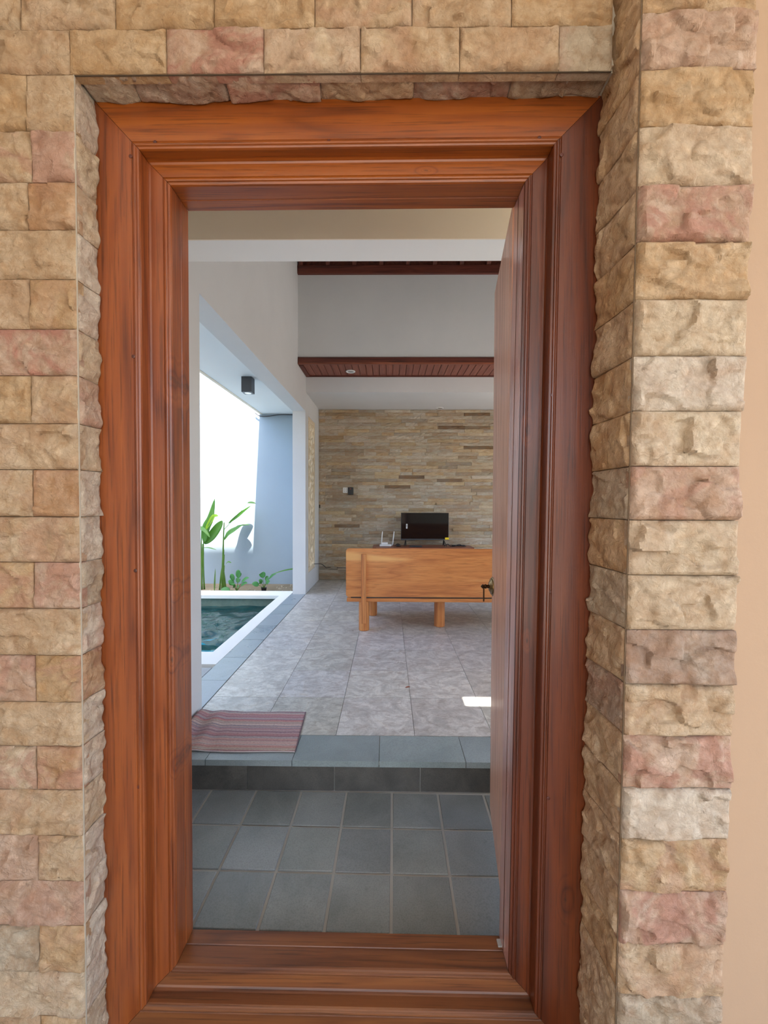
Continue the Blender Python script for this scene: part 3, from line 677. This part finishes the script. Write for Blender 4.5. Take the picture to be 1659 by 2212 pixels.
# ------------------------------------------------------------------ rug on the step
def rug():
    r = empty('striped_rug', (-1.0, 1.845, Z1+.001))
    tag(r, 'thin striped cotton rug in muted red, grey and cream lying on the step edge', 'rug')
    NX, NY = 60, 40; vs_ = []; fs = []
    def surf(u, v):
        xr_ = -.421+(-.444+.421)*v; x = -1.008+(xr_+1.008)*u; y = 1.845+.354*v+.003*math.sin(u*9)
        wr = max(0, 1-u*2.4)
        z = .0035+wr*.011*(1+math.sin(u*34+v*1.2))*(.35+.65*math.sin(v*math.pi)**.5 if 0 < v < 1 else .35)+.0022*(1+math.sin(u*24-v*5))*v*(1-u)+.0012*(1+math.sin(v*60))
        return x, y, z
    for j in range(NY+1):
        for i in range(NX+1):
            x, y, z = surf(i/NX, j/NY); vs_.append((x+1.0, y-1.845, z))
    n = len(vs_)
    for j in range(NY+1):
        for i in range(NX+1):
            x, y, z = surf(i/NX, j/NY); vs_.append((x+1.0, y-1.845, max(z-.0035, .0002)))
    w_ = NX+1
    for j in range(NY):
        for i in range(NX):
            a = j*w_+i; fs.append((a, a+1, a+w_+1, a+w_)); fs.append((n+a, n+a+w_, n+a+w_+1, n+a+1))
    for i in range(NX): fs.append((i, n+i, n+i+1, i+1)); b = NY*w_+i; fs.append((b, b+1, n+b+1, n+b))
    for j in range(NY): a = j*w_; fs.append((a, a+w_, n+a+w_, n+a)); b = a+NX; fs.append((b, n+b, n+b+w_, b+w_))
    mesh_obj('woven_cloth', vs_, fs, M_rug, r, smooth=True)
    bm = bmesh.new(); add_tube(bm, [(lambda p: (p[0]+1.0, p[1]-1.847, p[2]-.001))(surf(i/30, 0)) for i in range(31)], .0022, 6); bm_obj('hem', bm, M_rugedge, r)
    bm = bmesh.new(); add_tube(bm, [(lambda p: (p[0]+1.001, p[1]-1.845, p[2]-.001))(surf(1, j/20)) for j in range(21)], .0025, 6); bm_obj('hem', bm, plain('rug side hem', srgb(104, 84, 92), .9), r)
rug()
for x, y, lab, a in ((.123, 2.52, 'dry leaf on the marble in front of the bench', .3), (.69, 2.68, 'dry leaf on the marble near the door leaf', .5)):
    vs_ = [(-.016, 0, .001), (-.006, .005, .003), (.006, .005, .004), (.018, 0, .001), (.006, -.005, .003), (-.006, -.005, .002)]
    o = mesh_obj('dry_leaf', vs_, [(0, 1, 2, 3, 4, 5)], M_dry); sm = o.modifiers.new('thick', 'SOLIDIFY'); sm.thickness = .0012
    o.location = (x, y, Z1+.001); o.rotation_euler = (0, 0, a); tag(o, lab, 'leaf')

# ------------------------------------------------------------------ bench (seen from behind)
def bench():
    b = empty('wooden_bench', (.6, 3.9, Z1)); tag(b, 'low honey teak bench seen from behind with a solid back board', 'bench')
    L = []
    bm = bmesh.new(); add_box(bm, -.372, 1.62, 3.62, 3.645, .446, .876)
    es = [e for e in bm.edges if abs(e.verts[0].co.x-e.verts[1].co.x) < 1e-6 and abs(e.verts[0].co.z-e.verts[1].co.z) < 1e-6]
    bmesh.ops.bevel(bm, geom=es, offset=.026, segments=6, profile=.5, affect='EDGES')
    es = [e for e in bm.edges if abs(e.verts[0].co.y-e.verts[1].co.y) < 1e-6]
    bmesh.ops.bevel(bm, geom=es, offset=.004, segments=2, affect='EDGES')
    L.append(bm_obj('back_board', bm, M_board, loc=(.6, 3.63, .66)))
    L.append(box('seat_plank', -.366, 1.61, 3.625, 4.30, .402, .434, M_plankseat, bev=.004, loc=(.6, 3.9, .42)))
    # black strip standing in for the shade in the gap under the back board
    L.append(box('gap_shade', -.33, 1.58, 3.634, 3.644, .432, .448, M_black))
    for x in (-.214, 1.44):
        bm = bmesh.new(); add_box(bm, x-.022, x+.022, 3.597, 3.620, .215, .828, .004)
        L.append(bm_obj('back_strap', bm, M_teakleg, loc=(x, 3.6, .5)))
    for x, y, r in ((-.214, 3.668, .047), (-.155, 4.16, .045), (.477, 3.80, .049), (1.46, 3.70, .046), (1.40, 4.18, .045)):
        L.append(lathe('leg', [(r-.004, 0), (r, .004), (r, .2625)], (x, y, Z1+.0005), M_teakleg, n=28))
    adopt(b, *L)
bench()

# ------------------------------------------------------------------ cabinet, tv, router and small things
def cabinet():
    c = empty('low_cabinet', (.5, 5.8, Z1)); tag(c, 'low brown wooden cabinet against the ledge stone wall carrying the television', 'cabinet'); L = []
    bm = bmesh.new(); add_box(bm, -.215, 1.18, 5.60, 6.030, .642, .668)
    bmesh.ops.bevel(bm, geom=[e for e in bm.edges if abs(e.verts[0].co.x-e.verts[1].co.x) < 1e-6 and abs(e.verts[0].co.y-e.verts[1].co.y) < 1e-6], offset=.05, segments=5, affect='EDGES')
    L.append(bm_obj('cabinet_top', bm, M_cabinet))
    L.append(box('body', -.15, 1.115, 5.66, 6.02, .26, .6415, M_cabinet, bev=.004))
    for i in range(3):
        x0 = -.14+.418*i; L.append(box('door', x0, x0+.41, 5.642, 5.66, .27, .63, M_cabinet, bev=.003))
        L.append(lathe('knob', [(.008, 0), (.012, -.012), (.006, -.018)], (x0+.37, 5.642, .45), M_brass, axis='y', n=12))
    for x in (-.12, 1.08):
        for y in (5.69, 5.98): L.append(lathe('leg', [(.02, 0), (.026, .12)], (x, y, Z1+.0005), M_cabinet, n=14))
    adopt(c, *L)
cabinet()
ZC = .668
def tv():
    t = empty('television', (.52, 5.85, ZC)); tag(t, 'black flat screen television standing on the low cabinet', 'television'); L = []
    L.append(box('housing', .18, .858, 5.85, 5.885, .752, 1.14, M_black, bev=.004))
    L.append(box('back_shell', .27, .77, 5.884, 5.92, .77, 1.03, M_black, bev=.01))
    L.append(box('screen', .186, .852, 5.8485, 5.8505, .772, 1.134, M_screen))
    L.append(box('bottom_bezel', .181, .857, 5.846, 5.851, .753, .7705, M_charcoal, bev=.001))
    for x in (.25, .79):
        bm = bmesh.new(); add_tube(bm, [(x, 5.80, ZC+.004), (x, 5.868, ZC+.086)], .006, 6); add_tube(bm, [(x, 5.94, ZC+.004), (x, 5.868, ZC+.086)], .006, 6); add_tube(bm, [(x-.03*(1 if x < .5 else -1), 5.78, ZC+.004), (x, 5.868, ZC+.086)], .005, 6)
        L.append(bm_obj('stand_foot', bm, M_black))
    st = box('energy_sticker', .806, .862, 5.8455, 5.8475, .760, .790, M_yellow); L.append(st); st['label'] = 'yellow sticker'
    st = box('barcode_sticker', .253, .273, 5.8465, 5.8482, .916, .980, M_paper); L.append(st); st['label'] = 'white upright sticker'
    bm = bmesh.new()
    for i in range(7): add_box(bm, .256, .270, 5.8462, 5.8466, .926+i*.007, .929+i*.007+(.002 if i % 2 else 0))
    adopt(t, *L); o = bm_obj('barcode_print', bm, M_ink); o.parent = st; o.location = -Vector(t.location)-Vector(st.location)
tv()
def router():
    r = empty('wifi_router', (-.02, 5.8, ZC)); tag(r, 'white wireless router with two upright antennas on the cabinet beside the television', 'router'); L = []
    L.append(box('base', -.122, .045, 5.75, 5.86, ZC+.001, ZC+.026, M_whiteplastic, bev=.008))
    L.append(box('raised_box', -.095, -.005, 5.77, 5.85, ZC+.027, ZC+.055, M_whiteplastic, bev=.006))
    for x0, x1 in ((-.098, -.082), (.062, .084)):
        bm = bmesh.new(); add_tube(bm, [(x0, 5.85, ZC+.01), (x1, 5.85, ZC+.205)], [.009, .007], 8); L.append(bm_obj('antenna', bm, M_whiteplastic, smooth=True))
    L.append(box('hinge_lug', .040, .064, 5.84, 5.86, ZC+.002, ZC+.024, M_whiteplastic, bev=.003))
    adopt(r, *L)
router()
o = box('power_adapter', .11, .165, 5.75, 5.81, ZC+.001, ZC+.033, M_black, bev=.006); tag(o, 'black power adapter on the cabinet between router and television', 'adapter')
o = tube('power_cable', smooth_path([(.092, 5.90, ZC+.006), (.10, 5.83, ZC+.006), (.13, 5.825, ZC+.036), (.168, 5.83, ZC+.02), (.172, 5.76, ZC+.006), (.174, 5.73, ZC+.006)]), .004, M_black); tag(o, 'black coiled cable around the power adapter', 'cable')
o = box('set_top_box', .30, .47, 5.70, 5.77, ZC+.001, ZC+.016, M_charcoal, bev=.004); tag(o, 'flat dark remote control lying in front of the television', 'remote control')
o.name = 'remote_control'
o = tube('black_cord', smooth_path([(.80, 5.83, ZC+.006), (.84, 5.80, ZC+.035), (.87, 5.80, ZC+.008), (.93, 5.78, ZC+.006), (1.0, 5.81, ZC+.030), (1.05, 5.80, ZC+.006), (1.10, 5.82, ZC+.006)]), .0045, M_black)
tag(o, 'black loose cable on the cabinet beside the yellow sticker', 'cable')
o = box('black_strip', .90, 1.09, 5.84, 5.875, ZC+.001, ZC+.016, M_black, bev=.003); o.name = 'extension_strip'; tag(o, 'flat black power strip on the end of the cabinet', 'power strip')
# wall socket and black switch box
s = empty('wall_socket', (-.63, YB-.02, 1.46)); tag(s, 'square white socket plate on the ledge stone wall', 'socket')
L = [box('plate', -.668, -.594, YB-.028, YB-.008, 1.425, 1.502, M_whiteplastic, bev=.003)]
for dx in (-.645, -.617):
    for dz in (1.448, 1.48): L.append(box('outlet', dx-.005, dx+.005, YB-.0288, YB-.0275, dz-.005, dz+.005, M_grout))
adopt(s, *L)
s = empty('wall_timer', (-.55, YB-.02, 1.45)); tag(s, 'black control box next to the white socket plate', 'control box')
L = [box('housing', -.592, -.513, YB-.05, YB-.008, 1.397, 1.504, M_black, bev=.004), box('indicator', -.562, -.545, YB-.0515, YB-.0495, 1.476, 1.488, plain('dull red', srgb(150, 60, 50), .5))]
adopt(s, *L)
o = tube('wall_cable', smooth_path([(XL-.03, 5.70, .42), (XL+.01, 5.72, .425), (-.95, 5.86, .40), (-.90, 5.98, .33), (-.86, YB-.02, .322), (-.6, YB-.02, .318), (.0, YB-.02, .316), (.3, YB-.02, .35)]), .0045, M_black)
tag(o, 'thin black cable hanging from the carved window along the stone wall', 'cable')
# downlights
def downlight(x, y, z, r, lab):
    d = empty('ceiling_downlight', (x, y, z)); tag(d, lab, 'downlight', 'recessed downlights')
    a = lathe('trim_ring', [(r, -.001), (r, -.006), (r*.93, -.009), (r*.72, -.008), (r*.70, -.001)], (x, y, z), M_whiteplastic, n=28)
    b = lathe('reflector', [(r*.69, -.0005), (r*.68, -.0055), (r*.3, -.003), (r*.28, -.002)], (x, y, z), M_chrome, n=28)
    adopt(d, a, b)
downlight(-.455, 4.93, 2.842, .056, 'white recessed downlight in the dark timber soffit')
downlight(.735, 5.96, 2.645, .055, 'white recessed downlight in the low white ceiling')

# ------------------------------------------------------------------ carved stone window screen
w1 = empty('window_1', (XL-.08, 5.51, .38)); struct(w1, 'tall carved limestone screen window with pierced leaf pattern')
def screen():
    y0, y1, z0, z1 = 5.30, 5.72, .42, 2.345; NYc, NZ = 34, 150
    vs_, fs = [], []; W, H = y1-y0, z1-z0
    def hole(a, b):                        # scrolling stem with paired leaves
        a = a*W-W/2; b = b*H; per = .36; ph = b/per; stem = .07*math.sin(ph*2*math.pi); d = a-stem
        if abs(d) < .012: return False
        k = (ph*2) % 1; side = 1 if d > 0 else -1
        lx, lz = abs(d)-.085, (k-.5)*per/2
        leaf_ = (lx/.078)**2+((lz-.4*lx)/.072)**2
        if leaf_ < 1.0: return not abs(lz-.4*lx) < .006
        s = math.sin(a*30+b*9)*math.sin(b*24-a*13)
        return s > .05
    keep = [[not hole((i+.5)/NYc, (j+.5)/NZ) or i in (0, NYc-1) or j in (0, NZ-1) for j in range(NZ)] for i in range(NYc)]
    id_ = {}
    def V(i, j, s):
        if (i, j, s) not in id_: id_[(i, j, s)] = len(vs_); vs_.append((XL-.07+(.062 if s else 0), y0+W*i/NYc, z0+H*j/NZ))
        return id_[(i, j, s)]
    for i in range(NYc):
        for j in range(NZ):
            if not keep[i][j]: continue
            fs.append((V(i, j, 1), V(i+1, j, 1), V(i+1, j+1, 1), V(i, j+1, 1))); fs.append((V(i, j, 0), V(i, j+1, 0), V(i+1, j+1, 0), V(i+1, j, 0)))
            for di, dj, e in ((-1, 0, ((i, j), (i, j+1))), (1, 0, ((i+1, j+1), (i+1, j))), (0, -1, ((i+1, j), (i, j))), (0, 1, ((i, j+1), (i+1, j+1)))):
                a, b = i+di, j+dj
                if not (0 <= a < NYc and 0 <= b < NZ) or not keep[a][b]: fs.append((V(*e[0], 0), V(*e[0], 1), V(*e[1], 1), V(*e[1], 0)))
    o = mesh_obj('carved_screen', vs_, fs, M_screenstone); adopt(w1, o)
screen()
o = boxes('window_frame', [(XL-.10, XL-.006, 5.2625, 5.300, .376, 2.384), (XL-.10, XL-.006, 5.72, 5.7575, .376, 2.384), (XL-.10, XL-.006, 5.3, 5.72, .376, .42), (XL-.10, XL-.006, 5.3, 5.72, 2.345, 2.384)], M_screenstone); adopt(w1, o)

# ------------------------------------------------------------------ courtyard and pool
struct(box('wall_garden', -4.7, XL-.16, 6.12, 6.3, -.3, 4.3, M_greywall), 'tall blue grey garden wall behind the pool')
struct(box('wall_boundary', -4.8, -4.62, .9, 6.2, -.3, 2.2, M_white), 'white boundary wall beyond the pool')
struct(boxes('roof', [(-4.8, XL-.16, -3.0, 2.70, 8.0, 8.2)], M_ceil), 'unseen slab added over the near end of the courtyard to block the sun')  # added out of view: its edge keeps sun off the pool and lower wall
eaves = struct(boxes('trim_5', [(-1.872, XL-.1605, 1.13, 6.12, 2.591, 2.66)], M_ceil), 'white eaves soffit along the pool side')
box('fascia_board', -1.905, -1.8725, 1.13, 6.12, 2.585, 2.76, M_cream, eaves)
coping = empty('trim_6'); struct(coping, 'white painted pool coping')
boxes('coping_slab', [(-1.33, -1.2075, 3.10, 5.267, .10, Z1)], M_coping, coping)
boxes('coping_slab', [(-4.6, -1.3305, 5.0, 5.267, .10, Z1)], M_coping, coping)
boxes('coping_slab', [(-4.6, -1.2075, 2.86, 3.0995, .10, Z1)], M_coping, coping)
struct(boxes('wall_pool', [(-1.30, -1.2075, 3.02, 5.1, -1.0, .0995), (-4.6, -1.30, 5.03, 5.25, -1.0, .0995), (-4.6, -1.30, 2.9, 3.02, -1.0, .0995), (-4.62, -4.6, 3.02, 5.03, -1.0, .0995)], M_poolwall), 'green stone lining of the pool')
struct(box('floor', -4.6, -1.30, 3.02, 5.03, -.60, -.55, M_poolfloor), 'teal stone pool floor')
NXw, NYw = 220, 130; wr = np.random.RandomState(3); gx, gy = np.meshgrid(np.linspace(-4.595, -1.3005, NXw+1), np.linspace(3.0205, 5.0295, NYw+1)); gz = np.zeros_like(gx)
for k in range(26):
    lam = wr.uniform(.07, .42); an = wr.uniform(0, 6.28); gz += lam*.017*np.sin((gx*math.cos(an)+gy*math.sin(an)+.05*np.sin(gy*7+k))*6.28/lam+wr.uniform(0, 6.28))
gz = .003+gz*(.25+.75*np.clip((4.75-gy)/1.1, 0, 1))
pw = mesh_obj('pool_water', np.stack([gx, gy, gz], -1).reshape(-1, 3).tolist(), [(j*(NXw+1)+i, j*(NXw+1)+i+1, (j+1)*(NXw+1)+i+1, (j+1)*(NXw+1)+i) for j in range(NYw) for i in range(NXw)], M_water, smooth=True)
if pw.data.polygons[0].normal.z < 0: pw.data.flip_normals()
pw['kind'] = 'structure'; pw['label'] = 'rippled teal pool water'
deck = struct(boxes('ground', [(-4.6, -1.2075, 1.13, 2.80, .0, Z1-.011), (-4.6, -1.2075, 2.80, 2.86, .0, .06)], M_grout), 'pale stone deck beside the pool')
tiles('deck_slab', [-4.6, -4.2, -3.8, -3.4, -3.0, -2.6, -2.2, -1.8, -1.5, -1.2085], [1.14, 1.5, 1.9, 2.3, 2.80], M_deck, deck, Z1)
box('drain_slot', -4.6, -1.209, 2.805, 2.855, .06, .085, M_darkmortar, deck)
soil = struct(box('ground', -4.6, XL-.1605, 5.2675, 6.12, -.1, .06, M_soil), 'sandy planting strip along the garden wall')
R2 = random.Random(8)
bm = bmesh.new()
for i in range(160):
    x, y, s_ = R2.uniform(-3, -1.25), R2.uniform(5.45, 6.08), R2.uniform(.004, .012)
    if min(abs(x+2.6), abs(x+2.31), abs(x+2.075), abs(x+1.7)) < .11: continue
    bmesh.ops.create_icosphere(bm, subdivisions=1, radius=s_, matrix=Matrix.Translation((x, y, .06+s_*.4)))
o = bm_obj('pebbles', bm, M_mortar); o['kind'] = 'stuff'; tag(o, 'small pale pebbles scattered on the planting strip', 'pebbles')
# eaves lamp
l = empty('eaves_lamp', (-1.483, 4.353, 2.591)); tag(l, 'black box lamp mounted under the white eaves by the pool', 'lamp')
a = box('housing', -1.536, -1.43, 4.30, 4.406, 2.43, 2.589, M_charcoal, bev=.002)
b = box('mounting_plate', -1.52, -1.446, 4.316, 4.39, 2.588, 2.5905, M_black); c = lathe('lens', [(.035, -.0005), (.035, -.0015), (.012, -.002)], (-1.483, 4.353, 2.43), M_chrome, n=20)
adopt(l, a, b, c)
o = tube('eaves_cable', smooth_path([(-1.97, 6.09, 2.60), (-1.90, 6.09, 2.555), (-1.78, 6.09, 2.552), (-1.6, 6.09, 2.575), (-1.35, 6.09, 2.572), (-1.2, 6.1, 2.575)]), .007, M_charcoal); tag(o, 'grey cable strung along the top of the garden wall', 'cable')

# plants ------------------------------------------------------------
def blade(name, path, wid, m, parent, fold=.25, nrm=(0, -1, .3), n=5, seg=4):
    """leaf blade along a path; width profile rises quickly and tapers to a tip; folded along its midrib"""
    P = smooth_path(path, n); N = len(P); vs_, fs = [], []; nv = Vector(nrm).normalized()
    for i, p in enumerate(P):
        t = i/(N-1); d = (P[min(i+1, N-1)]-P[max(i-1, 0)]).normalized(); side = d.cross(nv).normalized(); up_ = side.cross(d).normalized()
        w_ = wid*max(.03, math.sin(math.pi*min(1, t**.85*.94+.05))**.9)
        for k in range(-2, 3): vs_.append(p+side*w_*k/4+up_*abs(k)/4*w_*fold)
    for i in range(N-1):
        for k in range(4): a = i*5+k; fs.append((a, a+1, a+6, a+5))
    o = mesh_obj(name, vs_, fs, m, smooth=True); s_ = o.modifiers.new('thick', 'SOLIDIFY'); s_.thickness = .0012; adopt(parent, o); return o
def stem(name, path, r, parent, m=None): 
    P = smooth_path(path, 4); o = tube(name, P, [r*(1-.6*i/len(P)) for i in range(len(P))], m or M_stem); adopt(parent, o); return o
pa = empty('tall_leafy_plant', (-2.60, 5.7, .06)); tag(pa, 'tall broad leaved plant rising beside the opening edge against the sunlit wall', 'plant')
for dx, h in ((-.02, .92), (.0, .70), (.025, .86)): stem('stem', [(-2.60+dx, 5.7+dx, .06), (-2.595+dx*.8, 5.7, .35), (-2.585+dx*.6, 5.7, h)], .013, pa)
blade('leaf', [(-2.56, 5.70, .72), (-2.52, 5.68, .92), (-2.45, 5.66, 1.06), (-2.385, 5.64, 1.325)], .12, M_green, pa)
blade('leaf', [(-2.58, 5.70, .90), (-2.62, 5.62, .93), (-2.50, 5.56, .90), (-2.40, 5.52, .80)], .075, M_green, pa, nrm=(0, -.6, 1))
blade('leaf', [(-2.53, 5.68, .90), (-2.45, 5.66, 1.02), (-2.39, 5.64, 1.09), (-2.33, 5.62, 1.09)], .07, leafmat('young leaf', srgb(150, 200, 40), srgb(180, 214, 70)), pa, nrm=(0, -.9, .4))
blade('leaf', [(-2.57, 5.72, .70), (-2.48, 5.74, .80), (-2.38, 5.76, .95), (-2.34, 5.78, 1.02)], .12, M_green, pa, nrm=(.3, -1, .2))
blade('leaf', [(-2.59, 5.70, .64), (-2.52, 5.70, .645), (-2.45, 5.69, .635), (-2.38, 5.68, .615)], .03, M_green, pa, nrm=(0, -.3, 1))
blade('leaf', [(-2.62, 5.72, .6), (-2.75, 5.74, .8), (-2.9, 5.72, 1.0)], .13, M_green, pa)
pb = empty('tall_leafy_plant', (-2.31, 5.7, .06)); tag(pb, 'tall broad leaved plant with a thick clump of stems and wide arching leaf', 'plant')
for dx, h, r in ((-.03, .62, .012), (.0, 1.0, .016), (.025, .55, .012), (.045, .40, .010)): stem('stem', [(-2.315+dx, 5.7+dx*.5, .06), (-2.31+dx*.5, 5.7, .3), (-2.295+dx*.1, 5.7, h*.7), (-2.283+dx*.1, 5.7, h)], r, pb)
blade('leaf', [(-2.28, 5.70, .76), (-2.20, 5.66, .84), (-2.10, 5.62, .90), (-1.98, 5.58, .975)], .11, M_green, pb, nrm=(.1, -.7, .8))
blade('leaf', [(-2.26, 5.80, .98), (-2.17, 5.94, 1.07), (-2.10, 5.97, 1.14), (-2.0, 5.98, 1.23)], .16, M_green, pb, nrm=(-.72, .05, .7))
blade('leaf', [(-2.28, 5.78, .82), (-2.22, 5.92, .90), (-2.12, 5.97, .94), (-2.02, 5.98, .95)], .15, M_green, pb, nrm=(-.3, 0, 1))
blade('leaf', [(-2.26, 5.70, .42), (-2.22, 5.69, .45), (-2.18, 5.69, .435)], .03, M_green, pb, nrm=(0, -.5, 1))
stem('stalk', [(-2.285, 5.7, .9), (-2.1, 5.72, 1.1), (-1.955, 5.72, 1.274)], .004, pb)
blade('leaf', [(-1.96, 5.72, 1.275), (-1.90, 5.72, 1.275), (-1.845, 5.72, 1.265)], .035, M_green, pb, nrm=(0, -.8, .6))
ps = empty('thin_shoot', (-2.377, 5.6, .06)); tag(ps, 'single thin green shoot standing between the two tall plants', 'plant')
blade('blade', [(-2.380, 5.6, .06), (-2.374, 5.6, .2), (-2.366, 5.6, .372)], .022, M_stem, ps)
def shrub(loc, L, lab):
    s_ = empty('small_shrub', loc); tag(s_, lab, 'shrub')
    for dx, dy, dz, w_, nn in L:
        dx, dy, dz, w_ = dx*1.15, dy*1.15, dz*1.1, w_*1.12
        x, y, z = loc
        stem('twig', [(x, y, z), (x+dx*.3, y+dy*.3, z+dz*.5), (x+dx*.5, y+dy*.5, z+dz*.72)], .004, s_)
        blade('leaf', [(x+dx*.42, y+dy*.42, z+dz*.66), (x+dx*.75, y+dy*.75, z+dz*.93), (x+dx, y+dy, z+dz)], w_, M_green2, s_, nrm=nn)
    return s_
shrub((-2.075, 5.60, .06), [(.05, -.02, .26, .075, (0, -1, .3)), (-.09, -.03, .13, .07, (0, -.7, .7)), (-.17, -.05, .03, .075, (-.3, -.6, .7)), (.15, 0, .17, .05, (0, -.6, .8)), (.14, -.03, .11, .05, (0, -.6, .8)),
      (.05, -.08, .07, .05, (0, -.8, .6)), (-.03, -.07, .09, .05, (0, -.8, .6)), (-.07, -.02, .21, .055, (0, -.9, .5)), (.02, .03, .16, .06, (0, -.9, .5))], 'low bright green shrub at the foot of the clump of tall stems')
shrub((-1.70, 5.60, .105), [(-.02, -.01, .20, .08, (0, -1, .3)), (.15, -.01, .18, .03, (0, -.8, .6)), (-.13, -.04, .06, .07, (-.2, -.7, .7)), (.08, -.03, .09, .055, (0, -.8, .6)), (-.05, -.04, .10, .06, (0, -.8, .6)), (.05, .02, .14, .05, (0, -1, .4))],
      'low green shrub in a black pot by the white pillar')
o = lathe('nursery_pot', [(.030, 0), (.038, .052), (.041, .054), (.036, .050), (.028, .045)], (-1.70, 5.60, .0605), M_black, n=18); tag(o, 'small black nursery pot holding the low shrub by the pillar', 'pot')
pl = empty('leaning_plant', (-1.235, 5.75, .06)); tag(pl, 'slender plant mostly hidden by the white pillar with narrow leaves reaching out', 'plant')
stem('stem', [(-1.235, 5.75, .06), (-1.22, 5.75, .3), (-1.23, 5.72, .40)], .006, pl)
blade('leaf', [(-1.24, 5.70, .37), (-1.36, 5.64, .355), (-1.46, 5.62, .335), (-1.60, 5.6, .293)], .032, M_green, pl, nrm=(0, -.5, 1))
blade('leaf', [(-1.23, 5.72, .38), (-1.31, 5.66, .36), (-1.39, 5.62, .352)], .03, M_green, pl, nrm=(0, -.5, 1))
